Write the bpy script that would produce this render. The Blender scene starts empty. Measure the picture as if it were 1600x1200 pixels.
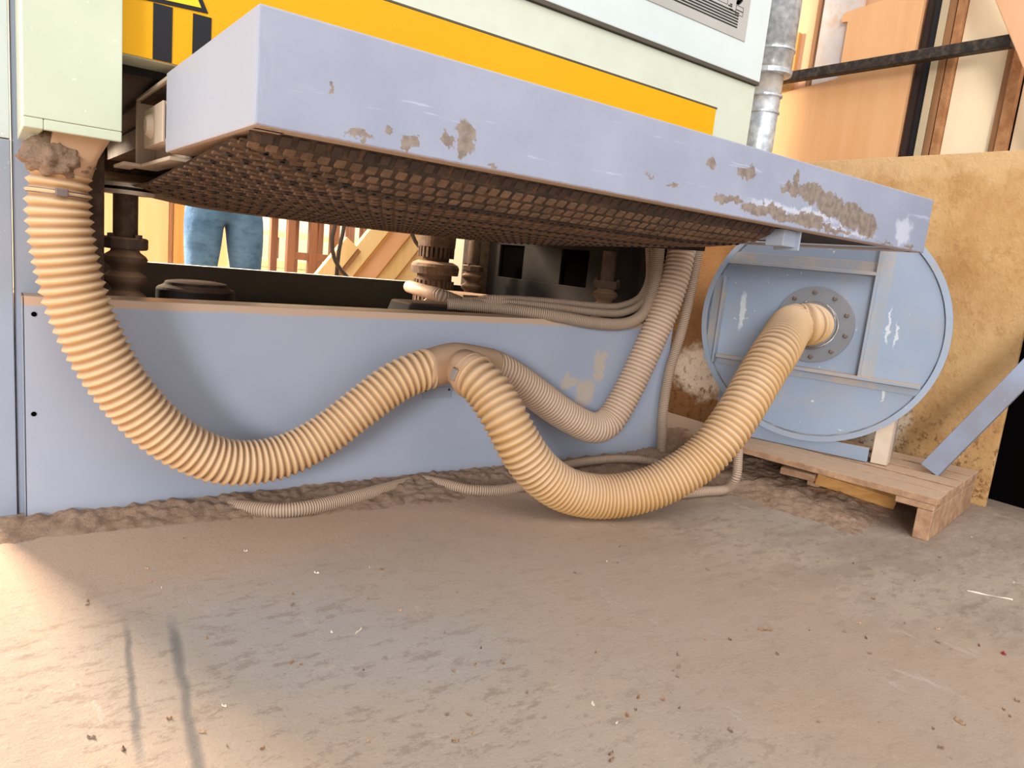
import bpy, bmesh, math, random
from mathutils import Vector, Matrix, noise
random.seed(7)
C = bpy.context.scene.collection
# ---------------------------------------------------------------- camera
YAW, PIT, ROL = [math.radians(v) for v in (36.757, 9.753, 5.846)]
FPX, CH = 1109.8, 0.72
fw = Vector((math.sin(YAW)*math.cos(PIT), math.cos(YAW)*math.cos(PIT), -math.sin(PIT)))
rt = Vector((math.cos(YAW), -math.sin(YAW), 0)); up = rt.cross(fw)
r2 = rt*math.cos(ROL)+up*math.sin(ROL); u2 = -rt*math.sin(ROL)+up*math.cos(ROL)
cam = bpy.data.objects.new('camera', bpy.data.cameras.new('camera')); C.objects.link(cam)
M4 = Matrix((r2, u2, -fw)).transposed().to_4x4(); M4.translation = (0, 0, CH)
cam.matrix_world = M4
cam.data.sensor_width = 36; cam.data.lens = FPX/1600*36; cam.data.clip_start = .02
bpy.context.scene.camera = cam

def at(px, py, **k):          # a measured photo point -> a world point on a known plane
    d = fw*FPX + r2*(px-800) - u2*(py-600)
    (a, v), = k.items()
    t = v/FPX if a == 'd' else (v-(0, 0, CH)['xyz'.index(a)])/d['xyz'.index(a)]
    return Vector((0, 0, CH))+d*t

# ---------------------------------------------------------------- materials
def lin(c):
    return tuple(((v/255)/12.92 if v/255 <= .04045 else ((v/255+.055)/1.055)**2.4) for v in c)+(1,)
class N:
    def __init__(s, name):
        s.m = bpy.data.materials.new(name); s.m.use_nodes = True
        s.t = s.m.node_tree; s.b = s.t.nodes['Principled BSDF']; s.L = s.t.links
        s.geo = s.t.nodes.new('ShaderNodeNewGeometry')
    def n(s, kind, **k):
        x = s.t.nodes.new(kind)
        for a, v in k.items(): setattr(x, a, v)
        return x
    def put(s, sock, v):
        if hasattr(v, 'is_linked') or isinstance(v, bpy.types.NodeSocket): s.L.new(v, sock)
        else: sock.default_value = v
    def math(s, op, a, b=0, c=0, clamp=False):
        x = s.n('ShaderNodeMath', operation=op, use_clamp=clamp)
        s.put(x.inputs[0], a); s.put(x.inputs[1], b)
        if op in ('MULTIPLY_ADD', 'SMOOTH_MIN', 'SMOOTH_MAX'): s.put(x.inputs[2], c)
        return x.outputs[0]
    def noise(s, scale, detail=4, rough=.55, stretch=None, off=0):
        x = s.n('ShaderNodeTexNoise'); x.inputs['Scale'].default_value = scale
        x.inputs['Detail'].default_value = detail; x.inputs['Roughness'].default_value = rough
        mp = s.n('ShaderNodeMapping'); mp.inputs['Scale'].default_value = stretch or (1, 1, 1)
        mp.inputs['Location'].default_value = (off, off*1.7, off*.6)
        s.L.new(s.geo.outputs['Position'], mp.inputs[0]); s.L.new(mp.outputs[0], x.inputs['Vector'])
        return x.outputs[0]
    def ramp(s, v, lo, hi, a=0., b=1.):
        x = s.n('ShaderNodeMapRange'); x.interpolation_type = 'SMOOTHSTEP'
        s.put(x.inputs[0], v); x.inputs[1].default_value = lo; x.inputs[2].default_value = hi
        x.inputs[3].default_value = a; x.inputs[4].default_value = b
        return x.outputs[0]
    def mix(s, f, a, b, mode='MIX'):
        x = s.n('ShaderNodeMix', data_type='RGBA', blend_type=mode)
        s.put(x.inputs[0], f)
        s.put(x.inputs[6], lin(a) if isinstance(a, tuple) and len(a) == 3 else a)
        s.put(x.inputs[7], lin(b) if isinstance(b, tuple) and len(b) == 3 else b)
        return x.outputs[2]
    def xyz(s, src='Position'):
        x = s.n('ShaderNodeSeparateXYZ'); s.L.new(s.geo.outputs[src], x.inputs[0]); return x.outputs
    def bump(s, h, strength=.3, dist=.01):
        x = s.n('ShaderNodeBump'); x.inputs['Strength'].default_value = strength
        x.inputs['Distance'].default_value = dist
        s.L.new(h, x.inputs['Height']); s.L.new(x.outputs[0], s.b.inputs['Normal'])
    def spots(s, pts, ax, wob=.02, wscale=30):      # distance mask to a set of ellipses given in the plane (ax, z)
        p = s.xyz(); n1 = s.noise(wscale, 5, .65, off=3); n2 = s.noise(wscale, 5, .65, off=9)
        u = s.math('ADD', p[ax], s.math('MULTIPLY', s.math('SUBTRACT', n1, .5), wob*4))
        v = s.math('ADD', p[2], s.math('MULTIPLY', s.math('SUBTRACT', n2, .5), wob*4))
        out = None
        for (cu, cz, ru, rz) in pts:
            a = s.math('DIVIDE', s.math('SUBTRACT', u, cu), ru); b = s.math('DIVIDE', s.math('SUBTRACT', v, cz), rz)
            d = s.math('ADD', s.math('MULTIPLY', a, a), s.math('MULTIPLY', b, b))
            out = d if out is None else s.math('MINIMUM', out, d)
        return out
    def done(s, col, rough=.6, metal=0., spec=.3):
        s.put(s.b.inputs['Base Color'], col if not (isinstance(col, tuple) and len(col) == 3) else lin(col))
        s.put(s.b.inputs['Roughness'], rough); s.b.inputs['Metallic'].default_value = metal
        s.b.inputs['Specular IOR Level'].default_value = spec
        return s.m
DUST = (206, 172, 142)
def paint(name, col, dark=None, scale=3, dust=.8, rough=.45, bump=.06, dcol=DUST, metal=0, dn=(.35, .75), grime=0.0, gcol=(120, 95, 75)):
    s = N(name); c = s.mix(s.ramp(s.noise(scale, 5), .3, .7), dark or tuple(int(v*.93) for v in col), col)
    if grime: c = s.mix(s.math('MULTIPLY', s.ramp(s.noise(scale*3, 6, .7, off=5), .42, .72), grime), c, gcol)
    sp = s.ramp(s.noise(90, 2, .5, off=2), .735, .76); c = s.mix(s.math('MULTIPLY', sp, .5), c, tuple(min(255, int(v*1.25)) for v in col))
    if dust:
        nz = s.xyz('Normal')[2]
        f = s.math('MULTIPLY', s.ramp(s.math('ADD', nz, s.math('MULTIPLY', s.math('SUBTRACT', s.noise(25, 4, off=1), .5), .5)), *dn), dust)
        c = s.mix(f, c, dcol)
    s.bump(s.noise(140, 3), bump, .003)
    return s.done(c, rough, metal)
def wood(name, a, b, axis=2, scale=14, dust=0, rough=.6, rng=(.3, .7)):
    s = N(name); st = [9, 9, 9]; st[axis] = .7
    n = s.noise(scale*.12, 6, .6, stretch=tuple(st)); big = s.noise(1.3, 3, off=4)
    c = s.mix(s.ramp(n, *rng), a, b)
    c = s.mix(s.math('MULTIPLY', s.ramp(big, .35, .75), .35), c, tuple(int(v*.86) for v in a))
    if dust:
        nz = s.xyz('Normal')[2]; c = s.mix(s.math('MULTIPLY', s.ramp(s.math('ADD', nz, s.math('MULTIPLY', s.noise(30, 4), .5)), .3, .8), dust), c, DUST)
    s.bump(n, .15, .004)
    return s.done(c, rough)

m_blue = paint('blue_grey_paint', (166, 176, 192), (156, 167, 186), 2, .95, .4)
# base panel: blue grey with dust stains, dusty lower and upper edge
s = N('base_panel_paint'); c = s.mix(s.ramp(s.noise(2, 4), .3, .7), (168, 179, 200), (178, 187, 205))
z = s.xyz()[2]
c = s.mix(s.math('MULTIPLY', s.ramp(s.spots([(1.83, .37, .035, .06), (1.78, .27, .05, .06), (1.70, .31, .05, .03)], 0, .03, 20), .4, 1.1, 1, 0), .8), c, (206, 190, 172))
c = s.mix(s.math('MULTIPLY', s.math('MULTIPLY', s.ramp(s.noise(5, 5, .65, off=8), .5, .75), s.ramp(s.xyz()[0], .9, 2.2)), .4), c, (176, 168, 160))
c = s.mix(s.math('MULTIPLY', s.ramp(s.noise(60, 3, .6, stretch=(1, 1, .3)), .70, .74), .35), c, (190, 200, 215))
c = s.mix(s.ramp(s.math('ADD', z, s.math('MULTIPLY', s.noise(14, 4), .012)), .518, .526, 0, 1), c, (208, 180, 158))
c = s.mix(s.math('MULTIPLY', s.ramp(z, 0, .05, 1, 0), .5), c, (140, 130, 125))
c = s.mix(s.ramp(s.xyz('Normal')[2], .4, .8), c, (200, 172, 146))
s.bump(s.noise(120, 3), .04, .003); m_panel = s.done(c, .38)
# table plate with flaked paint
s = N('flaked_lavender_paint'); c = s.mix(s.ramp(s.noise(4, 5), .3, .7), (149, 155, 175), (162, 167, 186))
c = s.mix(s.math('MULTIPLY', s.ramp(s.noise(9, 5, .7, stretch=(1, 1, .25), off=2), .62, .75), .35), c, (205, 210, 226))
c = s.mix(s.math('MULTIPLY', s.ramp(s.noise(5, 7, .75, stretch=(.5, 1, 9), off=13), .62, .67), .5), c, (204, 208, 226))
c = s.mix(s.math('MULTIPLY', s.ramp(s.noise(30, 5, .8, stretch=(1, 1, .6), off=23), .70, .73), .7), c, (110, 92, 88))
c = s.mix(s.math('MULTIPLY', s.ramp(s.spots([(2.03, .91, .05, .04), (1.52, .90, .2, .012), (1.75, .88, .15, .008)], 0, .02, 30), .3, 1.2, 1, 0), .5), c, (222, 224, 236))
c = s.mix(s.math('MULTIPLY', s.ramp(s.noise(11, 4, .6, stretch=(2.2, 1, .12), off=6), .68, .74), .4), c, (168, 150, 140))
flake = s.spots([(.606, .905, .020, .028), (.573, .892, .012, .012), (.478, .889, .010, .006), (.51, .880, .013, .008), (.43, .876, .02, .004),
                 (.663, .871, .016, .004), (1.198, .956, .018, .012), (1.317, .958, .034, .014), (1.25, .893, .03, .010), (1.36, .884, .05, .011),
                 (1.50, .962, .014, .03), (1.49, .944, .05, .012), (1.57, .948, .06, .024), (1.66, .93, .07, .030), (1.76, .918, .08, .034), (1.84, .905, .05, .034), (1.48, .882, .08, .012), (1.58, .887, .06, .018), (1.28, .897, .05, .010), (1.42, .893, .06, .010), (1.68, .876, .09, .007),
                 (1.09, .90, .016, .005), (2.08, .873, .03, .004), (1.024, .907, .012, .003), (1.95, .868, .05, .003), (.39, .93, .004, .010)], 0, .012, 42)
c = s.mix(s.math('MULTIPLY', s.ramp(flake, .75, 1.05, 1, 0), .92), c, s.mix(s.ramp(s.noise(60, 4), .35, .65), (122, 106, 94), (150, 134, 120)))
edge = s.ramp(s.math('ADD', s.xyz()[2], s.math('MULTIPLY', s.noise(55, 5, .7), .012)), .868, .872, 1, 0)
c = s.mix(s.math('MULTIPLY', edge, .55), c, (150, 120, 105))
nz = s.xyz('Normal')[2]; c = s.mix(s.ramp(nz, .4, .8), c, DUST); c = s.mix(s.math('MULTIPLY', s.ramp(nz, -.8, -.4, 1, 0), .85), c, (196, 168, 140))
c = s.mix(s.math('MULTIPLY', s.ramp(s.xyz('Normal')[0], -.8, -.4, 1, 0), .6), c, (196, 202, 216))  # left-facing sides painted lighter, as if daylit
s.bump(s.math('ADD', s.math('MULTIPLY', s.ramp(flake, .75, 1.05, 0, 1), .3), s.noise(70, 4)), .18, .002); m_plate = s.done(c, .42)
m_cream = paint('cream_enamel', (207, 216, 193), (200, 210, 187), 5, .6, .4, .04)
m_mint = paint('pale_mint_enamel', (214, 224, 224), (207, 218, 218), 3, .5, .35, .03)
m_mintb = paint('pale_green_enamel', (214, 220, 204), (206, 213, 196), 4, .5, .4, .04, grime=.12, gcol=(190, 170, 130))
m_yellow = paint('yellow_film', (232, 171, 0), (230, 168, 0), 3, 0, .6, .0)
m_tri = paint('pale_yellow_film', (250, 215, 40), None, 3, 0, .4, 0)
m_black = paint('black_paint', (28, 28, 34), None, 8, .3, .5)
m_seam = paint('dark_seam', (92, 84, 74), None, 8, .8, .7)
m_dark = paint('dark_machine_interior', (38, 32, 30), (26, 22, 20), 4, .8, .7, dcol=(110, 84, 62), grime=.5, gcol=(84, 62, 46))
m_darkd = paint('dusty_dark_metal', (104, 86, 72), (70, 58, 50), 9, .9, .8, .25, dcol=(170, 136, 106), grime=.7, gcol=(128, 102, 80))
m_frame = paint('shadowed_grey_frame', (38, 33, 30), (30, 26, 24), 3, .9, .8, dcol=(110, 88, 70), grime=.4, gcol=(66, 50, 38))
m_rail = paint('dark_green_rail', (40, 44, 42), (30, 33, 32), 4, .95, .5, dcol=(225, 210, 190))
m_plateg = paint('brushed_plate', (186, 184, 180), (176, 173, 168), 3, 0, .4, .02)
m_ink = paint('black_ink', (45, 42, 42), None, 8, 0, .6, 0)
m_void = N('deep_shadow_lining').done((10, 8, 8), 1, 0, 0)  # near-black colour painted in place of deep shade
m_fan = paint('fan_blue_paint', (146, 162, 184), (136, 152, 174), 2.5, .95, .4, .06, dn=(.3, .7), grime=.18, gcol=(176, 160, 148))
_sp = None
s = N('fan_face_paint'); c = s.mix(s.ramp(s.noise(2.5, 5), .3, .7), (146, 162, 186), (156, 172, 194))
c = s.mix(s.math('MULTIPLY', s.ramp(s.noise(7, 6, .7, off=5), .45, .72), .3), c, (182, 168, 154))
c = s.mix(s.math('MULTIPLY', s.ramp(s.spots([(1.225, .63, .006, .07), (1.20, .60, .004, .05), (1.03, .62, .012, .06), (1.205, .40, .004, .04), (1.70, .62, .012, .08)], 1, .010, 30), .4, 1.1, 1, 0), .75), c, (222, 228, 234))
c = s.mix(s.math('MULTIPLY', s.ramp(s.noise(45, 2, .5, off=2), .73, .75), .7), c, (220, 226, 232))
c = s.mix(s.ramp(s.xyz('Normal')[2], .3, .7), c, DUST); s.bump(s.noise(140, 3), .06, .003); m_fanf = s.done(c, .42)
m_fanr = paint('fan_rim_paint', (164, 178, 198), (150, 165, 186), 3, .95, .45, .1, grime=.3, gcol=(185, 165, 145))
m_ribd = paint('dusty_rib_paint', (158, 168, 182), (150, 160, 176), 3, 1, .6, .1, dn=(.2, .5), grime=.75, gcol=(192, 172, 150))
m_flange = paint('grey_flange', (136, 140, 148), (126, 130, 138), 5, .7, .5, .08, grime=.25, gcol=(160, 145, 130))
m_bolt = paint('dusty_steel_bolt', (128, 116, 112), None, 10, .7, .5, .1, metal=.4)
m_galv = paint('galvanised_steel', (226, 232, 238), (180, 188, 198), 40, .7, .3, .08, metal=.45, dcol=(225, 200, 170))
m_steel = paint('bright_clamp_steel', (200, 198, 194), None, 10, .5, .3, .02, metal=.8)
m_brace = paint('blue_grey_steel', (140, 152, 176), (120, 118, 124), 3, .8, .35, .06, metal=.2)
m_rust = paint('black_brown_rail', (52, 44, 40), (36, 31, 30), 12, .95, .6, .2, dcol=(196, 152, 110), grime=.25, gcol=(150, 130, 110))
m_pallet = paint('dusty_pallet_wood', (198, 160, 128), (164, 126, 98), 22, .75, .85, .6, dcol=(206, 176, 150), grime=.35, gcol=(140, 110, 88))
m_pine = wood('fresh_pine', (226, 176, 112), (204, 148, 84), 1, 30)
m_peach = wood('peach_veneer', (236, 184, 134), (226, 170, 118), 2, 9)
m_peachp = wood('pink_veneer', (232, 182, 142), (222, 168, 128), 2, 9)
m_light = wood('pale_timber', (244, 214, 160), (232, 196, 138), 2, 12)
m_reddish = wood('reddish_hardwood', (140, 100, 78), (112, 78, 60), 2, 16)
m_brown = wood('brown_wood_edge', (164, 118, 80), (132, 92, 60), 2, 30)
m_bark = paint('rough_brown_edge', (190, 140, 98), (160, 110, 72), 18, 0, .9, .9)
m_darkb = wood('dark_stained_board', (74, 60, 54), (54, 43, 40), 2, 10)
m_ochre = wood('ochre_timber', (206, 152, 84), (184, 130, 66), 2, 14)
m_creamb = paint('cream_laminate', (253, 234, 200), (250, 230, 194), 2, 0, .5, .03)
m_beige = paint('beige_laminate', (205, 186, 152), None, 2, 0, .6, .03)
m_whited = paint('scuffed_white_board', (214, 208, 206), (200, 192, 190), 4, 0, .6, .1, grime=.6, gcol=(206, 168, 120))
m_dust = None
s = N('caked_sawdust'); n = s.noise(38, 6, .7); n2 = s.noise(9, 4, .6, off=4)
c = s.mix(s.ramp(n, .25, .7), (160, 130, 108), (206, 174, 150)); c = s.mix(s.math('MULTIPLY', s.ramp(n2, .4, .7), .6), c, (206, 178, 156))
s.bump(s.math('ADD', s.noise(70, 7, .8), s.math('MULTIPLY', s.noise(200, 4), .5)), .9, .014); m_dust = s.done(c, .95, 0, .1)
# brown dust-caked board
s = N('dust_caked_brown_board'); y, z = s.xyz()[1], s.xyz()[2]
n = s.noise(3.2, 8, .68, off=1); c = s.mix(s.ramp(n, .30, .68), (198, 152, 100), (222, 182, 130))
c = s.mix(s.math('MULTIPLY', s.ramp(s.noise(14, 8, .75, off=7), .52, .62), .28), c, (160, 108, 62))
c = s.mix(s.math('MULTIPLY', s.ramp(s.math('ADD', y, s.math('MULTIPLY', s.noise(4, 5, .6, off=21), .6)), 2.0, 2.5), .8), c, (112, 74, 44))  # machine's shade on the rear end of the board, painted in dark brown
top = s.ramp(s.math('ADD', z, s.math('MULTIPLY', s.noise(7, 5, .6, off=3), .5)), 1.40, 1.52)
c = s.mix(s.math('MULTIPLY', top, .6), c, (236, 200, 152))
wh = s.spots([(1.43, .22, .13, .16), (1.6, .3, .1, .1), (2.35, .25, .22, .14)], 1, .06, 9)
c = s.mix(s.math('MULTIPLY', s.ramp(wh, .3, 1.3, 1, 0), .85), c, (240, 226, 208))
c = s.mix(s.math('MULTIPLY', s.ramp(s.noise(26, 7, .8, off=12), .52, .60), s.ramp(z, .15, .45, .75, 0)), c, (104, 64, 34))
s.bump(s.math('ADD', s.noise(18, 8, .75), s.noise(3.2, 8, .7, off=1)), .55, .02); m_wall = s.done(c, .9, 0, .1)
# floor
s = N('dusty_concrete'); x, y = s.xyz()[0], s.xyz()[1]
n = s.noise(1.7, 7, .62, off=2); c = s.mix(s.ramp(n, .40, .60), (166, 158, 150), (182, 165, 150))
c = s.mix(s.math('MULTIPLY', s.ramp(s.noise(4.5, 7, .7, off=5), .45, .7), .45), c, (148, 138, 130))
# sweep of settled brown dust from the hose towards the camera
dx = s.math('DIVIDE', s.math('SUBTRACT', s.math('ADD', x, s.math('MULTIPLY', y, .45)), 1.62), .55)
dm = s.ramp(s.math('ADD', s.math('MULTIPLY', dx, dx), s.math('MULTIPLY', s.noise(2.2, 5, .6, off=8), 1.2)), .55, 1.7, 1, 0)
gx = s.math('DIVIDE', s.math('SUBTRACT', x, .62), .42); gy = s.math('DIVIDE', s.math('SUBTRACT', y, 1.25), .42)
gm = s.ramp(s.math('ADD', s.math('ADD', s.math('MULTIPLY', gx, gx), s.math('MULTIPLY', gy, gy)), s.math('MULTIPLY', s.noise(3, 5, .6, off=31), 1.0)), .7, 1.6, 1, 0)
c = s.mix(.55, c, (170, 150, 133)); c = s.mix(s.math('MULTIPLY', gm, .65), c, (160, 157, 156))
far = s.ramp(s.math('ADD', s.math('MULTIPLY', s.math('SUBTRACT', x, s.math('MULTIPLY', y, .25)), 1), s.math('MULTIPLY', s.noise(2.5, 5, .6, off=41), .8)), .9, 1.7)
c = s.mix(s.math('MULTIPLY', s.math('MULTIPLY', far, s.ramp(s.noise(3.3, 8, .72, stretch=(.6, 1.6, 1), off=27), .40, .60)), .6), c, (142, 124, 108))
c = s.mix(s.math('MULTIPLY', s.ramp(s.noise(24, 8, .8, stretch=(.7, 1.5, 1), off=33), .52, .60), .42), c, (122, 104, 90))
c = s.mix(s.math('MULTIPLY', s.ramp(s.noise(30, 8, .8, stretch=(.7, 1.5, 1), off=37), .56, .64), .30), c, (196, 180, 166))
c = s.mix(s.math('MULTIPLY', dm, .65), c, (172, 150, 133))
near = s.ramp(s.math('ADD', y, s.math('MULTIPLY', s.noise(3, 5, .6, off=11), .5)), 1.5, 1.95)
c = s.mix(s.math('MULTIPLY', near, .8), c, (188, 162, 142))
c = s.mix(s.math('MULTIPLY', s.ramp(s.noise(7, 8, .75, stretch=(1.6, .5, 1), off=15), .60, .70), .5), c, (198, 186, 178))
c = s.mix(s.math('MULTIPLY', s.ramp(s.noise(55, 5, .7, off=19), .62, .70), .45), c, (120, 104, 92))
# two dark tyre scuffs at the left
for (x0, y0, x1, y1, w) in ((.262, 1.35, .214, .90, .010), (.19, 1.37, .16, 1.05, .007)):
    ux = s.math('SUBTRACT', x, s.math('ADD', s.math('MULTIPLY', s.math('SUBTRACT', y, y0), (x1-x0)/(y1-y0)), x0))
    ux = s.math('ADD', ux, s.math('MULTIPLY', s.math('SUBTRACT', s.noise(12, 4), .5), .02))
    f = s.ramp(s.math('ABSOLUTE', ux), w*.15, w*1.35, 1, 0)
    f = s.math('MULTIPLY', f, s.math('MULTIPLY', s.ramp(y, y1-.15, y1), s.ramp(y, y0-.1, y0+.02, 1, 0)))
    c = s.mix(s.math('MULTIPLY', f, .65), c, (92, 96, 98))
s.bump(s.math('ADD', s.noise(60, 8, .8), s.math('ADD', s.noise(9, 5, .6), s.math('MULTIPLY', s.noise(150, 4, .7), .6))), .55, .009); m_floor = s.done(s.mix(1, c, (1.18, 1.17, 1.16, 1), 'MULTIPLY'), .85, 0, .12)
# hoses
def hose_mat(name, dusty, under, groove, k=.75, bias=.55):
    s = N(name); a = s.n('ShaderNodeAttribute', attribute_name='groove')
    nz = s.xyz('Normal')[2]
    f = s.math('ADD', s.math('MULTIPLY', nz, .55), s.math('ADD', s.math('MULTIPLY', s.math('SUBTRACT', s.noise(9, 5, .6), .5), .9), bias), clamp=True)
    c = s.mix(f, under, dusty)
    c = s.mix(s.math('MULTIPLY', s.ramp(a.outputs['Fac'], .25, .95), k), c, groove)  # shade between the ribs painted into the grooves
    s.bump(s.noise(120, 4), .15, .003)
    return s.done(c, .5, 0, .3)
m_hose = hose_mat('cream_ribbed_plastic', (234, 202, 166), (224, 184, 132), (156, 112, 74))
m_hose2 = hose_mat('yellowed_ribbed_plastic', (226, 194, 162), (212, 168, 102), (146, 106, 66), .7, .5)
m_hose3 = hose_mat('dusty_ribbed_plastic', (228, 200, 176), (216, 184, 156), (150, 120, 98), .7, .8)
m_cond = hose_mat('dusty_grey_conduit', (206, 178, 154), (160, 142, 126), (92, 78, 68), .75, .65)
m_pvc = paint('dust_covered_plastic', (214, 176, 142), (196, 160, 128), 8, .9, .6, .15, dcol=(220, 186, 156))
m_rubber = paint('dusty_brown_rubber', (72, 62, 55), (58, 50, 44), 12, .6, .8, .2, dcol=(150, 112, 84), grime=.6, gcol=(134, 96, 68))
m_pad = paint('dusty_rubber_pad', (122, 96, 76), (92, 72, 58), 20, .2, .85, .3, grime=.45, gcol=(150, 110, 80))
m_padd = paint('dark_rubber_stud', (62, 52, 48), (84, 66, 56), 25, .2, .7, .2)
m_tan = paint('dusty_tan_metal', (222, 206, 188), (206, 186, 164), 6, .9, .6, .1)
m_bellow = paint('dusty_rubber_bellows', (124, 96, 76), (96, 74, 60), 10, .9, .85, .25, dcol=(176, 138, 108))
m_cable = paint('grey_black_cable', (62, 54, 50), None, 8, .5, .6)
m_wallb = paint('pale_plaster', (238, 222, 196), (228, 208, 178), .8, 0, .9, .05)
m_chip = paint('pale_wood_chip', (230, 214, 196), None, 10, 0, .8)
m_red = paint('red_scrap', (150, 50, 50), None, 10, 0, .6)
s = N('blue_denim'); n = s.noise(3.5, 5, .6); c = s.mix(s.ramp(n, .3, .7), (58, 88, 122), (92, 124, 156))
c = s.mix(s.math('MULTIPLY', s.ramp(s.noise(12, 6, .7, stretch=(1, 1, 3)), .45, .7), .5), c, (44, 68, 98)); s.bump(s.noise(9, 5), .5, .03); m_denim = s.done(c, .85, 0, .1)
m_shirt = paint('grey_cotton', (120, 122, 128), None, 5, 0, .9)
m_skin = paint('skin', (200, 150, 122), None, 5, 0, .55)
m_hair = paint('dark_hair', (40, 30, 26), None, 20, 0, .7)
m_shoe = paint('brown_shoe_leather', (90, 66, 50), None, 6, .3, .6)
m_bond = paint('white_of_eye', (235, 232, 228), None, 5, 0, .3)

# ---------------------------------------------------------------- builders
def thing(name, label, cat, loc, group=None):
    o = bpy.data.objects.new(name, None); C.objects.link(o); o.location = loc; o.empty_display_size = .1
    o['label'] = label; o['category'] = cat
    if group: o['group'] = group
    return o
def tag(o, label, cat, group=None, kind=None):
    o['label'] = label; o['category'] = cat
    if group: o['group'] = group
    if kind: o['kind'] = kind
    return o
def wloc(o):
    v = Vector((0, 0, 0))
    while o: v += o.location; o = o.parent
    return v
def obj(name, bm, mats, parent=None, smooth=False, bevel=0, origin=None, label=None):
    mats = mats if isinstance(mats, (list, tuple)) else [mats]
    bmesh.ops.recalc_face_normals(bm, faces=bm.faces)
    base = wloc(parent) if parent else Vector((0, 0, 0))
    if origin is None and bm.verts:
        xs = [v.co for v in bm.verts]
        origin = Vector(((min(c.x for c in xs)+max(c.x for c in xs))/2, (min(c.y for c in xs)+max(c.y for c in xs))/2, min(c.z for c in xs)))
    origin = Vector(origin)
    bmesh.ops.translate(bm, verts=bm.verts, vec=-origin)
    me = bpy.data.meshes.new(name); bm.to_mesh(me); bm.free()
    for m in mats: me.materials.append(m)
    if smooth:
        for p in me.polygons: p.use_smooth = True
    o = bpy.data.objects.new(name, me); C.objects.link(o); o.parent = parent; o.location = origin-base
    if bevel:
        b = o.modifiers.new('bevel', 'BEVEL'); b.width = bevel; b.segments = 2; b.limit_method = 'ANGLE'
    if label: o['label'] = label
    return o
def B(): return bmesh.new()
def box(bm, x0, x1, y0, y1, z0, z1, mi=0):
    v = [bm.verts.new((x, y, z)) for x in (x0, x1) for y in (y0, y1) for z in (z0, z1)]
    for f in ((0, 1, 3, 2), (4, 6, 7, 5), (0, 4, 5, 1), (2, 3, 7, 6), (0, 2, 6, 4), (1, 5, 7, 3)):
        bm.faces.new([v[i] for i in f]).material_index = mi
    return bm
def bx(*a): return box(B(), *a)
def obox(bm, o, U, V, W, a0, a1, b0, b1, c0, c1, mi=0):    # box in a rotated frame
    v = [bm.verts.new(o+U*a+V*b+W*c) for a in (a0, a1) for b in (b0, b1) for c in (c0, c1)]
    for f in ((0, 1, 3, 2), (4, 6, 7, 5), (0, 4, 5, 1), (2, 3, 7, 6), (0, 2, 6, 4), (1, 5, 7, 3)):
        bm.faces.new([v[i] for i in f]).material_index = mi
    return bm
def basis(d):
    d = Vector(d).normalized(); a = Vector((0, 0, 1)) if abs(d.z) < .9 else Vector((1, 0, 0))
    u = d.cross(a).normalized(); return u, d.cross(u).normalized(), d
def lathe(bm, p, d, prof, n=40, caps=True, mi=0):          # prof: list of (distance along d, radius)
    u, w, d = basis(d); p = Vector(p); rings = []
    for (t, r) in prof:
        rings.append([bm.verts.new(p+d*t+(u*math.cos(2*math.pi*i/n)+w*math.sin(2*math.pi*i/n))*r) for i in range(n)])
    for a, b in zip(rings, rings[1:]):
        for i in range(n): bm.faces.new((a[i], a[(i+1) % n], b[(i+1) % n], b[i])).material_index = mi
    if caps:
        bm.faces.new(rings[0]).material_index = mi; bm.faces.new(rings[-1]).material_index = mi
    return bm
def prism(bm, poly, axis, a, b, mi=0):                     # polygon in the other two axes, extruded a..b
    def mk(p, t): q = list(p); q.insert(axis, t); return bm.verts.new(q)
    A = [mk(p, a) for p in poly]; Bv = [mk(p, b) for p in poly]; n = len(poly)
    bm.faces.new(A).material_index = mi; bm.faces.new(Bv[::-1]).material_index = mi
    for i in range(n): bm.faces.new((A[i], A[(i+1) % n], Bv[(i+1) % n], Bv[i])).material_index = mi
    return bm
def spline(pts, n=600):                                    # pts: (Vector, extras...) -> dense Catmull-Rom samples
    out = []; P = [pts[0]]+pts+[pts[-1]]; seg = len(pts)-1; per = max(4, n//seg)
    def cr(a, b, c, d, t): return .5*((2*b)+(c-a)*t+(2*a-5*b+4*c-d)*t*t+(3*b-a-3*c+d)*t**3)
    for i in range(seg):
        a, b, c, d = P[i:i+4]
        for k in range(per):
            t = k/per
            out.append((cr(a[0], b[0], c[0], d[0], t),)+tuple(b[j]+(c[j]-b[j])*t for j in range(1, len(b))))
    out.append(pts[-1]); return out
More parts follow.
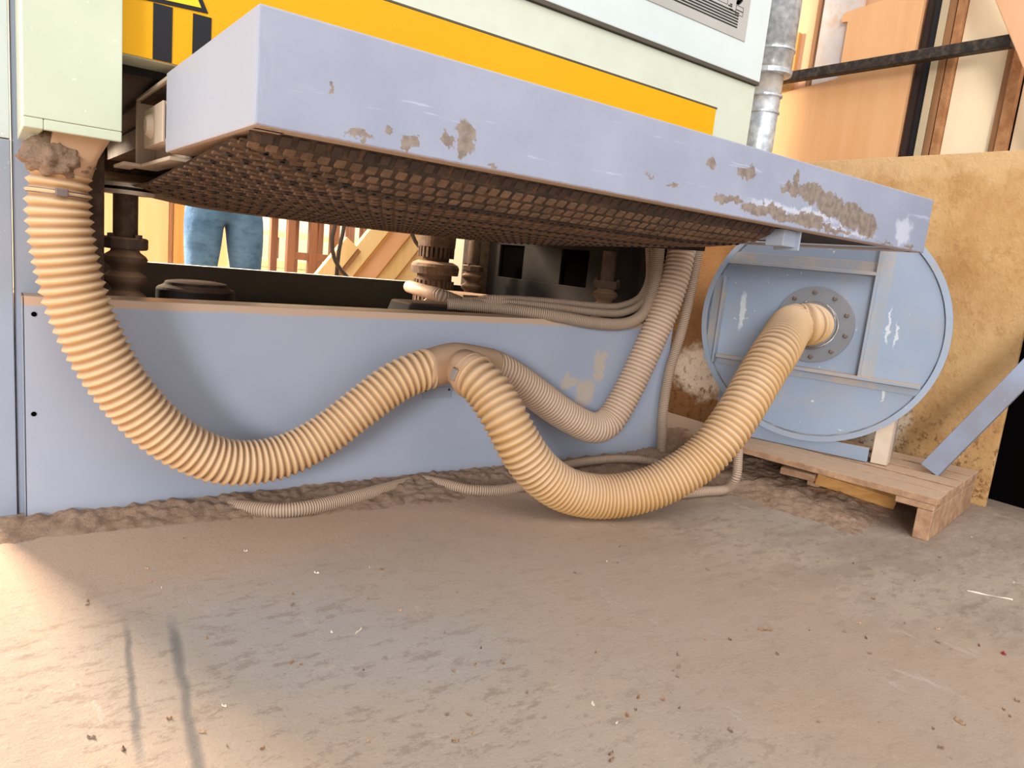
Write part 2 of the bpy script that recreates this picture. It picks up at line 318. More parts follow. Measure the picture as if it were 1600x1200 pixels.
def tube(name, pts, mat, parent=None, rad=None, pitch=None, amp=0, sub=6, seg=40, origin=None):
    """pts: (point, radius, pitch) ; ribbed when amp > 0"""
    S = spline(pts); bm = B()
    rings = []; ph = 0; last = S[0][0]; samples = []; acc = 0
    L = [0]
    for a, b in zip(S, S[1:]): L.append(L[-1]+(b[0]-a[0]).length)
    # phase integral
    PH = [0]
    for i in range(1, len(S)): PH.append(PH[-1]+(L[i]-L[i-1])/((S[i][2]+S[i-1][2])/2))
    tot = PH[-1]; nr = int(tot*sub) if amp else min(len(S), int(L[-1]/.012)+2)
    j = 0; u = None; groove = []
    for k in range(nr+1):
        t = tot*k/nr
        while j < len(PH)-2 and PH[j+1] < t: j += 1
        f = (t-PH[j])/max(1e-9, PH[j+1]-PH[j])
        p = S[j][0].lerp(S[j+1][0], f); r = S[j][1]*(1-f)+S[j+1][1]*f
        d = (S[min(j+6, len(S)-1)][0]-S[max(j-5, 0)][0]).normalized()
        if u is None: u = basis(d)[0]
        u = (u-d*u.dot(d)).normalized(); w = d.cross(u)
        g = 0
        if amp:
            q = abs(2*(t % 1)-1); g = 1-q; r -= amp*(1-q**1.2)
        rings.append(([bm.verts.new(p+(u*math.cos(2*math.pi*i/seg)+w*math.sin(2*math.pi*i/seg))*r) for i in range(seg)], g))
    for (a, _), (b, _) in zip(rings, rings[1:]):
        for i in range(seg): bm.faces.new((a[i], a[(i+1) % seg], b[(i+1) % seg], b[i]))
    bm.faces.new(rings[0][0]); bm.faces.new(rings[-1][0][::-1])
    gs = [g for r, g in rings for _ in r]
    o = obj(name, bm, mat, parent, smooth=True, origin=origin)
    at_ = o.data.attributes.new('groove', 'FLOAT', 'POINT'); at_.data.foreach_set('value', gs)
    return o
def struct(name, bm, mat, **k):
    o = obj(name, bm, mat, **k); o['kind'] = 'structure'; return o

# ================================================================ SETTING
struct('floor', bx(-4, 6.2, -3, 8.2, -.1, 0), m_floor)
struct('wall_back', bx(-4, 6.2, 8.2, 8.35, 0, 3.2), m_wallb)
struct('shade_wall_right', bx(3.75, 3.9, -.6, 3.1, 0, 3.2), m_void)  # wall coloured near-black to stand for the unlit space on the right
struct('wall_light_block', bx(2.3, 3.75, 3.62, 3.7, 0, 3.2), m_dark)  # unseen wall added to keep rear light off the area behind the fan
struct('wall_far', bx(6.2, 6.3, 3.1, 8.2, 0, 3.2), m_wallb)

# ================================================================ SANDING MACHINE (cabinet, base, column)
mc = thing('sanding_machine', 'large pale and blue-grey woodworking machine with yellow band and blue base panel', 'machine', (1.1, 2.4, 0))
b = B(); box(b, .0555, 2.205, 1.913, 1.918, 0.002, .536); box(b, .0555, 2.205, 1.918, 2.02, .531, .536)
box(b, .0555, .060, 1.913, 1.99, .002, .536); box(b, 2.2, 2.205, 1.913, 2.0, .002, .536)
pan = obj('base_panel', b, m_panel, mc, bevel=.0015, label='blue-grey front panel dusted along its top edge')
for (x_, z_) in ((.077, .496), (.074, .266)):
    obj('bolt_hole', lathe(B(), (x_, 1.9125, z_), (0, -1, 0), [(0, .0055), (.001, .0055)], 16), m_void, pan)
b = bx(1.085, 1.188, 1.909, 1.9128, .27, .306); np_ = obj('name_plate', b, m_blue, pan, bevel=.001)
for x_ in (1.095, 1.178): obj('screw', lathe(B(), (x_, 1.909, .297), (0, -1, 0), [(0, .004), (.002, .003)], 12), m_ink, pan)
b = B(); box(b, .04, .30, 1.995, 3.3, 0, .42); box(b, .30, 2.2, 2.03, 3.3, .38, .42)
obj('base_tray', b, m_darkd, mc)
obj('rear_rail', bx(.24, 2.2, 3.26, 3.3, .42, .567), m_rail, mc, bevel=.003)
b = B(); box(b, -.03, .041, 1.985, 3.3, 0, .872); obj('side_panel', b, m_blue, mc, bevel=.002, label='blue-grey lower side column')
b = B(); box(b, -.03, .0405, 1.985, 3.3, .874, 2.3); obj('side_panel', b, m_mint, mc, bevel=.002, label='pale mint upper side column')
obj('column', bx(.044, .17, 1.992, 2.06, 0, 1.3), m_blue, mc, bevel=.002)
obj('column', bx(.19, .232, 2.07, 2.14, .42, 1.05), m_darkd, mc, bevel=.002, label='dust-browned inner post')
# cream box, hollow below
b = B(); box(b, .0535, .2145, 1.65, 1.98, .893, 2.2); box(b, .0535, .085, 1.65, 1.98, .8735, .8925); box(b, .0855, .2145, 1.65, 1.665, .8735, .8925)
obj('side_cover', b, m_cream, mc, bevel=.002, label='cream cover box above the hose')
# outlet funnel under cream box
b = B(); n = 32; top = []; bot = []
for i in range(n):
    a = 2*math.pi*i/n; ca, sa = math.cos(a), math.sin(a); k = 1/max(abs(ca), abs(sa))
    top.append(b.verts.new((.158+.052*ca*k, 1.80+.10*sa*k, .895))); bot.append(b.verts.new((.121+.056*ca, 1.79+.056*sa, .80)))
mid = [b.verts.new((.5*(t.co.x+q.co.x)-.006*math.cos(2*math.pi*i/n), .5*(t.co.y+q.co.y), .84)) for i, (t, q) in enumerate(zip(top, bot))]
for A_, B_ in ((top, mid), (mid, bot)):
    for i in range(n): b.faces.new((A_[i], A_[(i+1) % n], B_[(i+1) % n], B_[i]))
obj('dust_outlet', b, m_pvc, mc, smooth=True)
b = B(); 
bmesh.ops.create_icosphere(b, subdivisions=5, radius=1)
for v in b.verts:
    nn = noise.fractal(v.co*2.6, 1, 2, 5)*.26+noise.noise(v.co*9)*.07
    v.co = Vector((.112+v.co.x*.050*(1+nn)*(1.15-.35*v.co.z), 1.762+v.co.y*.052*(1+nn)*(1.1-.3*v.co.z), .838+v.co.z*.044*(1+nn*.6)))
obj('caked_dust', b, m_dust, mc, smooth=True)
# lower head cover with band
obj('head_cover', bx(.18, 2.212, 1.70, 2.9, 1.047, 1.418), m_mintb, mc, bevel=.003)
band = obj('warning_band', bx(.2, 2.014, 1.6955, 1.70, 1.049, 1.30), m_yellow, mc, bevel=.001, label='saturated yellow band')
obj('band_edge', bx(.2, 2.02, 1.696, 1.70, 1.301, 1.306), m_seam, mc)
for (x0, x1) in ((.2745, .310), (.349, .385)):
    obj('hazard_stripe', bx(x0, x1, 1.6935, 1.6956, 1.05, 1.157), m_black, band)
b = prism(B(), [(.222, 1.156), (.378, 1.164), (.30, 1.32)], 1, 1.6932, 1.6955); obj('hazard_triangle', b, m_black, band)
b = prism(B(), [(.236, 1.164), (.364, 1.171), (.30, 1.30)], 1, 1.6922, 1.6933); obj('hazard_triangle', b, m_tri, band, label='pale yellow triangle inside the black border')
obj('seam_strip', bx(.18, 2.214, 1.688, 1.75, 1.4185, 1.430), m_seam, mc)
obj('upper_cabinet', bx(.18, 2.219, 1.69, 2.9, 1.4305, 2.35), m_mint, mc, bevel=.003)
rp = obj('rating_plate', bx(1.30, 2.102, 1.687, 1.69, 1.537, 1.83), m_plateg, mc, bevel=.0008)
b = B()
for k in range(6): box(b, 1.32, 2.05, 1.6862, 1.6871, 1.567+k*.0088, 1.5715+k*.0088)
def frame_rect(b, x0, x1, z0, z1, t=.0012):
    y0, y1 = 1.6862, 1.6871
    box(b, x0, x1, y0, y1, z0, z0+t); box(b, x0, x1, y0, y1, z1-t, z1); box(b, x0, x0+t, y0, y1, z0, z1); box(b, x1-t, x1, y0, y1, z0, z1)
obj('printed_bars', b, m_ink, rp)
b = B(); frame_rect(b, 1.90, 1.985, 1.640, 1.652); frame_rect(b, 1.90, 1.985, 1.624, 1.640); frame_rect(b, 2.03, 2.07, 1.622, 1.636); frame_rect(b, 2.03, 2.07, 1.608, 1.622)
frame_rect(b, 1.76, 1.84, 1.645, 1.66)
for (x_, z_, w) in ((1.865, 1.648, .006), (1.88, 1.632, .01), (1.998, 1.628, .012), (1.998, 1.613, .018), (1.99, 1.622, .02), (1.70, 1.65, .03)): box(b, x_, x_+w, 1.6862, 1.6871, z_, z_+.004)
obj('printed_fields', b, m_ink, rp)
b = B()
pp = [at(1157+5*math.cos(a*math.pi/8+2.2), -1+6.5*math.sin(a*math.pi/8+.2), y=1.6865) for a in range(0, 9)]
for a_, c_ in zip(pp, pp[1:]): box(b, min(a_.x, c_.x)-.004, max(a_.x, c_.x)+.004, 1.6862, 1.6871, min(a_.z, c_.z)-.003, max(a_.z, c_.z)+.003)
obj('printed_emblem', b, m_ink, rp)
# sanding head inside and right frame with openings
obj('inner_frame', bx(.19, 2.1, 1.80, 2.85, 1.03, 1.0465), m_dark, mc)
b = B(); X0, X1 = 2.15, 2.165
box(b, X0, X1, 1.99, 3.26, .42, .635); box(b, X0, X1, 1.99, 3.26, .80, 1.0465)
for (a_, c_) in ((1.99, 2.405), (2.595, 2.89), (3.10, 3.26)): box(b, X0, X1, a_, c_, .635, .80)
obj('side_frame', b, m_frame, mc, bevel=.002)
obj('shade_backing', bx(2.168, 2.20, 2.0, 3.25, .42, 1.04), m_void, mc)  # black sheet in place of the shade behind the frame openings
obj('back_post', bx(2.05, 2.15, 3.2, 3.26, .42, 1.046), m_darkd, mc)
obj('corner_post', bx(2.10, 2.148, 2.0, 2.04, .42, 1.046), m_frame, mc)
# domed pulley cover, gearbox and block lying in the tray: fixed machine parts
p0 = at(292, 452, y=2.55)
b = lathe(B(), (.50, 2.30, .42), (0, 0, 1), [(0, .11), (.118, .11), (.125, .105), (.132, .09), (.142, .085), (.146, .06), (.146, .001)], 48); obj('pulley_cover', b, m_frame, mc, smooth=False, bevel=.002)
b = B()
for i in range(6): pass
hexp = [(1.74+.20*math.cos(math.pi/3*i), 2.78+.20*math.sin(math.pi/3*i)) for i in range(6)]
A_ = [b.verts.new((x_, y_, .42)) for x_, y_ in hexp]; Bv = [b.verts.new((1.74+(x_-1.74)*1.0, y_, .50)) for x_, y_ in hexp]; Cv = [b.verts.new((1.74+(x_-1.74)*.72, 2.78+(y_-2.78)*.72, .555)) for x_, y_ in hexp]
b.faces.new(A_); b.faces.new(Cv)
for R0, R1 in ((A_, Bv), (Bv, Cv)):
    for i in range(6): b.faces.new((R0[i], R0[(i+1) % 6], R1[(i+1) % 6], R1[i]))
obj('gear_housing', b, m_darkd, mc)
b = bx(1.13, 1.42, 2.17, 2.36, .42, .545); 
for v in b.verts:
    if v.co.z > .5: v.co.x = 1.275+(v.co.x-1.275)*.75; v.co.y = 2.265+(v.co.y-2.265)*.8
obj('motor_mount', b, m_frame, mc, bevel=.008)

# ================================================================ CONVEYOR TABLE
tb = thing('conveyor_table', 'lavender steel feed table with flaked paint and studded rubber belt below', 'machine table', (1.2, 1.6, .86))
b = B()
box(b, .284, 2.172, 1.0, 1.006, .862, 1.012)           # front plate
box(b, .284, .290, 1.006, 1.60, .862, 1.012)           # left end
box(b, 2.166, 2.172, 1.006, 1.60, .862, 1.012)         # right end
box(b, .290, 2.166, 1.006, 1.040, .862, .868)          # bottom lip front
box(b, .290, .335, 1.024, 1.60, .862, .868); box(b, 2.12, 2.166, 1.024, 1.60, .862, .868)
box(b, .290, 2.166, 1.006, 1.045, 1.006, 1.012)
obj('table_frame', b, m_plate, tb, bevel=.0035, label='lavender steel frame with flaked brown patches')
b = B(); box(b, .287, .335, 1.58, 1.985, .848, .856); box(b, .287, .335, 1.60, 1.985, 1.002, 1.010); box(b, .329, .335, 1.6, 1.985, .856, 1.002); box(b, .287, .329, 1.965, 1.985, .856, 1.002)
box(b, .25, .287, 1.9, 2.06, .848, .856)
br = obj('end_bracket', b, m_tan, tb, bevel=.002)
b = B(); box(b, .283, .289, 1.63, 1.84, .885, .965); box(b, .289, .32, 1.63, 1.84, .957, .965); box(b, .289, .32, 1.63, 1.84, .885, .893)
obj('bearing_yoke', b, m_tan, br, bevel=.002)
b = lathe(B(), (.285, 1.75, .925), (1, 0, 0), [(-.014, .018), (-.004, .026), (.04, .026)], 24); obj('bearing_nut', b, m_tan, br)
# belt
prof = [(1.07, .995), (1.05, .96), (1.042, .90), (1.05, .868), (1.068, .846), (1.10, .825), (1.145, .808), (1.22, .797), (1.36, .790), (1.6, .785), (1.9, .780), (2.2, .778), (2.5, .79), (3.05, .87), (3.07, .95), (3.02, .992), (2.0, .998), (1.5, .998), (1.07, .995)]
cl = [(Vector((0, a, c_)), 1, 1) for a, c_ in prof]
S = spline(cl, 900); pts = [q[0] for q in S]
LL = [0]
for a_, c_ in zip(pts, pts[1:]): LL.append(LL[-1]+(c_-a_).length)
def arc(s_):
    lo = 0
    while lo < len(LL)-2 and LL[lo+1] < s_: lo += 1
    f = (s_-LL[lo])/max(1e-9, LL[lo+1]-LL[lo]); p = pts[lo].lerp(pts[lo+1], f); d = (pts[min(lo+3, len(pts)-1)]-pts[max(0, lo-2)]).normalized()
    return p, d
XA, XB = .293, 1.53
def sag(x_, p):
    lo = min(1, max(0, (.87-p.z)/.06)); e = math.exp(-((x_-XA)/.13)**1.5)+.35*math.exp(-(XB-x_)/.12)
    e = min(1, e); te = .858-.045*min(1, max(0, (p.y-1.15)/.7)); return lo*(e*(te-p.z) if te > p.z else 0)*min(1, max(0, (p.y-1.045)/.03))
b = B(); nx = 24; rows = []
ns = 160
for k in range(ns):
    p, d = arc(LL[-1]*k/ns); rows.append([b.verts.new((XA+(XB-XA)*i/nx, p.y, p.z+sag(XA+(XB-XA)*i/nx, p))) for i in range(nx+1)])
for k in range(ns):
    A_, B_ = rows[k], rows[(k+1) % ns]
    for i in range(nx): b.faces.new((A_[i], A_[i+1], B_[i+1], B_[i]))
X = Vector((1, 0, 0)); row = 0; s_ = .02
while s_ < 1.18:
    p, d = arc(s_); W = X.cross(d); W = W if (W.z < 0 or p.y < 1.06) else -W
    cyc = row % 4; cnt = 47; stp = (XB-XA-.012)/cnt
    for i in range(cnt):
        xx = XA+.006+stp*(i+.5)+(stp*.25 if row % 2 else -stp*.25)
        if xx > XB-.012: continue
        q = Vector((xx, p.y, p.z+sag(xx, p))); hgt = .0034
        if cyc == 1:
            obox(b, q, X, d, W, -.0078, .0078, -.0082, .0082, -.001, hgt, 2)
            obox(b, q, X, d, W, -.003, .003, -.003, .003, hgt-.001, hgt+.0025, 3)
        else: obox(b, q, X, d, W, -.0076, .0076, -.0076, .0076, -.001, hgt, 1)
    s_ += .0262; row += 1
m_hole = paint('black_stud_hole', (22, 20, 20), None, 9, 0, .5)
bmesh.ops.recalc_face_normals(b, faces=b.faces)
obj('conveyor_belt', b, [m_rubber, m_pad, m_padd, m_hole], tb, label='brown studded rubber belt caked with sawdust')
obj('belt_roller', lathe(B(), (.35, 1.15, .915), (1, 0, 0), [(0, .07), (1.17, .07)], 40), m_darkd, tb, smooth=False)
b = B(); box(b, .345, 1.55, 1.2, 3.0, .93, .985); obj('belt_bed', b, m_darkd, tb)
b = B(); box(b, 1.545, 1.60, 1.04, 1.09, .822, .862); box(b, 1.545, 1.66, 1.09, 1.6, .842, .862); box(b, 1.597, 1.603, 1.03, 1.1, .815, .868)
obj('roller_bracket', b, m_blue, tb, bevel=.002)
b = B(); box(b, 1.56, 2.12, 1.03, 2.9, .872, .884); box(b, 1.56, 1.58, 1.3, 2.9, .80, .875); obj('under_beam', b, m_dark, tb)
# lifting posts
def post(x_, y_, s=1., zt=.80):
    p = obj('lifting_post', lathe(B(), (x_, y_, .42), (0, 0, 1), [(0, .03*s), (zt-.42, .03*s)], 32), m_darkd, tb, smooth=False)
    b = B(); lathe(b, (x_, y_, .648), (0, 0, 1), [(0, .052*s), (.004, .056*s), (.028, .056*s), (.032, .05*s)], 8); obj('collar', b, m_darkd, p, bevel=.002)
    for a in (.6, 2.2, 3.7, 5.3): obj('bolt', lathe(B(), (x_+.045*s*math.cos(a), y_+.045*s*math.sin(a), .676), (0, 0, 1), [(0, .008), (.012, .008)], 6), m_darkd, p)
    pr = []; k = 4; z0, z1 = .44, .648
    for i in range(k):
        zz = z0+(z1-z0)*i/k; h = (z1-z0)/k
        for f, r in ((0, .034), (.12, .036), (.32, .050), (.5, .055), (.68, .050), (.88, .036)): pr.append((zz+f*h-z0, r*s))
    pr.append((z1-z0, .034*s))
    obj('bellows', lathe(B(), (x_, y_, z0), (0, 0, 1), pr, 40), m_bellow, p, smooth=True)
    return p
post(.292, 2.17)
b = B(); lathe(b, (.292, 2.17, .790), (0, 0, 1), [(0, .066), (.008, .069), (.010, .069)], 48); lathe(b, (.292, 2.17, .800), (0, 0, 1), [(0, .055), (.008, .055)], 48, mi=1); lathe(b, (.292, 2.17, .808), (0, 0, 1), [(0, .069), (.010, .069), (.014, .06)], 48)
obj('sprocket', b, [m_tan, m_black], tb, bevel=0)
post(2.055, 2.17); post(1.98, 3.08, 1.); 
# rear lift gear: dusty stepped drum with fluted skirt
b = B(); cx, cy = 1.76, 3.08
lathe(b, (cx, cy, .42), (0, 0, 1), [(0, .085), (.20, .085), (.20, .115), (.235, .118), (.25, .11), (.262, .085), (.262, .065), (.33, .068), (.33, .09), (.43, .092)], 36)
for i in range(24):
    a = 2*math.pi*i/24; U = Vector((math.cos(a), math.sin(a), 0)); V = Vector((-math.sin(a), math.cos(a), 0))
    obox(b, Vector((cx, cy, .42)), U, V, Vector((0, 0, 1)), .08, .098, -.006, .006, 0, .17)
    obox(b, Vector((cx, cy, .70)), U, V, Vector((0, 0, 1)), .06, .088, -.006, .006, 0, .10)
obj('lift_gear', b, m_darkd, tb)

# ================================================================ HOSES
H = []
def PT(px, py, r, pi_, **k): return (at(px, py, **k), r, pi_)
h1 = [PT(95, 258, .058, .019, y=1.79), PT(92, 300, .061, .019, y=1.79), PT(93, 340, .063, .0195, y=1.79), PT(102, 400, .064, .0195, y=1.79), PT(120, 470, .065, .020, y=1.79),
      PT(150, 540, .065, .020, y=1.79), PT(190, 605, .064, .0195, y=1.79), PT(238, 660, .063, .019, y=1.79), PT(290, 698, .061, .0185, y=1.79),
      PT(345, 720, .060, .018, y=1.79), PT(400, 722, .059, .017, y=1.79), PT(455, 708, .059, .017, y=1.79), PT(510, 678, .060, .0175, y=1.79), PT(560, 640, .061, .018, y=1.785),
      PT(605, 606, .062, .019, y=1.78), PT(640, 586, .062, .020, y=1.775), PT(672, 575, .061, .020, y=1.77)]
o1 = thing('flexible_hose', 'long cream ribbed hose hanging from the cream box down across the blue panel', 'hose', h1[0][0])
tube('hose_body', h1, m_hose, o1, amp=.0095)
p = h1[1][0]; b = lathe(B(), (p.x, p.y, p.z-.008), (0.03, 0, 1), [(0, .0575), (.011, .0575)], 48); obj('hose_clamp', b, m_bolt, o1)
b = bx(p.x-.01, p.x+.012, p.y-.067, p.y-.055, p.z-.010, p.z+.006); obj('clamp_screw', b, m_bolt, o1, bevel=.002)
h3 = [PT(764, 571, .055, .014, y=1.82), PT(790, 583, .056, .014, y=1.825), PT(830, 610, .057, .014, y=1.835), PT(875, 643, .057, .0145, y=1.845), PT(908, 662, .057, .0145, y=1.845),
      PT(930, 668, .058, .015, y=1.845), PT(950, 660, .058, .0155, y=1.845), PT(968, 635, .057, .0155, y=1.845), PT(988, 597, .056, .0155, y=1.845), PT(1012, 545, .056, .016, y=1.845), PT(1036, 490, .056, .0165, y=1.845),
      PT(1053, 440, .056, .017, y=1.85), PT(1062, 405, .055, .017, y=1.86), PT(1067, 375, .055, .017, y=1.87)]
o3 = thing('flexible_hose', 'narrower dusty ribbed hose kinked to a V and rising beside the thin conduits', 'hose', h3[5][0])
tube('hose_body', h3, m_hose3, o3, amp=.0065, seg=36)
p = h3[-1][0]; b = lathe(B(), (p.x, p.y, p.z-.05), (0, 0, 1), [(0, .054), (.10, .054), (.2, .054)], 36); obj('steel_collar', b, m_galv, o3)
fc = Vector((2.43, 1.443, .6)); HD = math.radians(-20)
FU = Vector((math.sin(HD), math.cos(HD), 0)); FN = Vector((-math.cos(HD), math.sin(HD), 0)); FZ = Vector((0, 0, 1))
fl = fc+FU*.009+FZ*.004
h2 = [PT(732, 582, .064, .0215, d=2.02), PT(746, 593, .065, .022, d=2.00), PT(766, 615, .067, .0225, d=1.985), PT(790, 655, .067, .021, d=1.97), PT(812, 697, .067, .019, d=1.98), PT(843, 738, .067, .015, d=2.01),
      PT(885, 766, .067, .0125, d=2.05), PT(940, 776, .067, .0125, d=2.09), PT(1000, 768, .067, .013, d=2.11), PT(1050, 748, .067, .0135, d=2.12), PT(1095, 718, .068, .0145, d=2.13),
      PT(1130, 680, .069, .017, d=2.14), PT(1160, 636, .070, .020, d=2.17), PT(1188, 588, .073, .021, d=2.23), PT(1215, 545, .075, .020, d=2.30)]
h2 += [(fl+FN*.14+FU*.045-FZ*.012, .077, .018), (fl+FN*.085+FU*.008, .077, .016), (fl+FN*.03-FU*.0, .075, .016), (fl+FN*.012, .075, .016)]
o2 = thing('flexible_hose', 'thick yellowed ribbed hose sagging to the floor and up into the fan flange', 'hose', h2[7][0])
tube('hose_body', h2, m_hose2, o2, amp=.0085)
d_ = (h2[1][0]-h2[0][0]).normalized(); b = lathe(B(), h2[0][0]+d_*.012, d_, [(0, .0665), (.012, .0665)], 56); cl_ = obj('hose_clamp', b, m_pvc, o2)
# the clamp's bright screw housing
q = at(709, 584, d=1.965); b = B(); obox(b, q, d_, (FZ-d_*d_.z).normalized(), d_.cross((FZ-d_*d_.z).normalized()), -.008, .012, -.018, .018, -.006, .006); obj('clamp_screw', b, m_steel, o2, bevel=.002)
# Y connector
p1, p3, p2 = h1[-1][0], h3[0][0], h2[0][0]
yj = thing('hose_connector', 'smooth dust-covered Y connector joining the three ribbed hoses on the blue panel', 'hose connector', (p1+p3)/2)
pj = (p1+p3)/2
tube('pipe_body', [(p1-(p3-p1).normalized()*.03, .0555, 1), (p1, .0565, 1), (pj+Vector((-.02, 0, .012)), .061, 1), (p3, .054, 1), (p3+(p3-p1).normalized()*.02, .052, 1)], m_pvc, yj, seg=40)
tube('branch_pipe', [(pj, .056, 1), (pj.lerp(p2, .5), .059, 1), (p2, .060, 1), (p2+d_*.03, .060, 1)], m_pvc, yj, seg=40)

# thin conduits
def conduit(pts, r, label, name='corrugated_conduit', group=None, pitch=.007, cat='conduit', mat=None):
    o = tube(name, [(p, r, pitch) for p in pts], mat or m_cond, None, amp=r*.16, sub=4, seg=16)
    return tag(o, label, cat, group)
conduit([at(1092, 360, y=1.885), at(1089, 400, y=1.885), at(1080, 450, y=1.885), at(1064, 520, y=1.885), at(1046, 580, y=1.885), at(1036, 640, y=1.885), at(1034, 690, y=1.88), at(1033, 712, y=1.86)], .0215,
        'thin dusty corrugated conduit falling to the floor between the V-kinked hose and the fan')
for k, (dy, r, yy, lab) in enumerate(((0, .0225, 1.885, 'lowest and thickest conduit bending over the right end of the blue panel'),
                                     (-17, .015, 1.93, 'middle thin conduit tied in the bundle over the panel top'),
                                     (-27, .014, 1.965, 'rearmost thin conduit tied in the bundle over the panel top'))):
    dx = -6*k
    conduit([at(700+25*k, 474+dy*.2, y=2.14+.02*k), at(770, 480+dy*.5, y=2.05), at(830, 488+dy*.7, y=yy+.06), at(880, 496+dy*.85, y=yy+.02), at(930, 505+dy, y=yy), at(975+dx, 506+dy, y=yy), at(1003+dx, 492+dy*.8, y=yy), at(1017+dx, 465+dy*.3, y=yy), at(1026+dx, 430, y=yy), at(1031+dx*1.5, 380, y=yy)], r, lab, group=None)
conduit([at(352, 790, z=.0), at(400, 796, z=.010), at(440, 798, z=.016), at(490, 792, z=.019), at(560, 776, z=.016), at(620, 760, z=.008), at(660, 750, z=-.004)], .021, 'corrugated conduit half buried in sawdust along the foot of the blue panel')
conduit([at(640, 746, z=.006), at(690, 756, z=.014), at(740, 766, z=.015), at(800, 764, z=.008), at(880, 742, z=.0)], .018, 'corrugated conduit on the floor running behind the sagging hose')
conduit([at(850, 737, z=.03), at(900, 724, z=.036), at(960, 717, z=.036), at(1010, 720, z=.03), at(1060, 735, z=.024), at(1100, 752, z=.02)], .016, 'thin conduit arching on the floor between the blue panel and the sagging hose')
conduit([at(820, 728, z=.02), at(870, 735, z=.025), at(940, 748, z=.02), at(990, 752, z=.018)], .017, 'short conduit just behind the bottom of the sagging hose')
conduit([at(1060, 772, z=.018), at(1100, 768, z=.02), at(1135, 764, z=.025), at(1150, 745, d=2.42), at(1153, 715, d=2.44), at(1153, 690, d=2.5)], .017, 'conduit bending up from the floor at the left end of the pallet', mat=m_cond)
conduit([at(640, 448, z=.56), at(665, 455, z=.565), at(690, 462, z=.56), at(720, 474, z=.53)], .028, 'short stub of corrugated conduit lying in the machine tray', pitch=.008)

# ================================================================ FAN
fn = thing('extraction_fan', 'round blue-grey blower housing standing on a wooden pallet', 'fan', (2.52, 1.41, .145))
b = lathe(B(), fc-FN*.28, FN, [(0, .415), (.28, .415)], 96); obj('housing', b, m_fanf, fn, bevel=.003)
b = lathe(B(), fc-FN*.012, FN, [(0, .415), (0, .425), (.022, .425), (.022, .405), (.012, .405), (.012, .40)], 96, caps=False); obj('rim', b, m_fanr, fn)
def circ(a): return math.sqrt(max(0, .402**2-a*a))
def angle(a0, a1, z0, z1, name='rib'):
    b = B(); obox(b, fc, FU, FZ, FN, a0, a1, z0, z1, .0, .016); return obj(name, b, m_fan, fn, bevel=.0015)
def rib_h(z_, a0, a1):   # angle iron: flat leg on the face, upright leg
    b = B(); obox(b, fc, FU, FZ, FN, a0, a1, z_-.006, z_+.006, 0, .036); obox(b, fc, FU, FZ, FN, a0, a1, z_-.034 if z_ < 0 else z_, z_ if z_ < 0 else z_+.04, 0, .006); return obj('rib', b, m_ribd, fn, bevel=.001)
def rib_v(a_, z0, z1):
    b = B(); obox(b, fc, FU, FZ, FN, a_-.004, a_+.004, z0, z1, 0, .034); sg = 1 if a_ > 0 else -1
    obox(b, fc, FU, FZ, FN, min(a_, a_+sg*.045), max(a_, a_+sg*.045), z0, z1, 0, .006); return obj('rib', b, m_ribd, fn, bevel=.001)
rib_h(.203, -.168, .345); rib_h(-.16, -circ(.16)+.003, .34); rib_v(-.172, -.156, circ(.17)-.004); rib_v(.35, -circ(.35)+.01, circ(.37)-.01)
b = lathe(B(), fl, FN, [(0, .138), (.012, .138), (.012, .080), (.03, .080)], 64); fg = obj('inlet_flange', b, m_flange, fn, bevel=.0015)
for k in range(10):
    a = 2*math.pi*(k+.35)/10; q = fl+(FU*math.cos(a)+FZ*math.sin(a))*.117+FN*.012
    b = lathe(B(), q, FN, [(0, .0085), (.006, .0085), (.008, .006)], 6); obj('bolt', b, m_bolt, fg)
# small steel ring of loose wires around hose end
b = B()
for k in range(3):
    R0 = .079+.004*k; o_ = tube('wire_loop', [(fl+FN*(.02+.008*k+.01*math.sin(3*t+k))+(FU*math.cos(t)+FZ*math.sin(t))*R0, .0016, 1) for t in [i*.55+k for i in range(11)]], m_steel, fn, seg=6)
b.free()
b = B(); PZ = .143
obox(b, Vector((fc.x, fc.y, 0)), FU, FZ, FN, -.245, .32, PZ, PZ+.052, -.02, .0); obox(b, Vector((fc.x, fc.y, 0)), FU, FZ, FN, -.245, .32, PZ, PZ+.008, -.06, -.02)
obj('foot_rail', b, m_fan, fn, bevel=.002)
b = B(); obox(b, Vector((fc.x, fc.y, 0)), FU, FZ, FN, -.31, -.305, PZ, .36, -.09, -.01); obox(b, Vector((fc.x, fc.y, 0)), FU, FZ, FN, -.31, -.255, PZ, .36, -.015, -.01)
obox(b, Vector((fc.x, fc.y, 0)), FU, FZ, FN, -.31, -.255, PZ, .30, -.09, -.085)
obj('foot_post', b, m_tan, fn, bevel=.002)
b = B(); obox(b, Vector((fc.x, fc.y, 0)), FU, FZ, FN, .25, .30, PZ, .36, -.24, -.2); obj('foot_post', b, m_fan, fn)
b = B(); obox(b, Vector((fc.x, fc.y, 0)), FU, FZ, FN, -.3, -.25, PZ, .36, -.26, -.2); obj('foot_post', b, m_fan, fn)
b = B(); obox(b, Vector((fc.x, fc.y, 0)), FU, FZ, FN, .27, .32, PZ, .36, -.06, -.02); obj('foot_post', b, m_fan, fn)
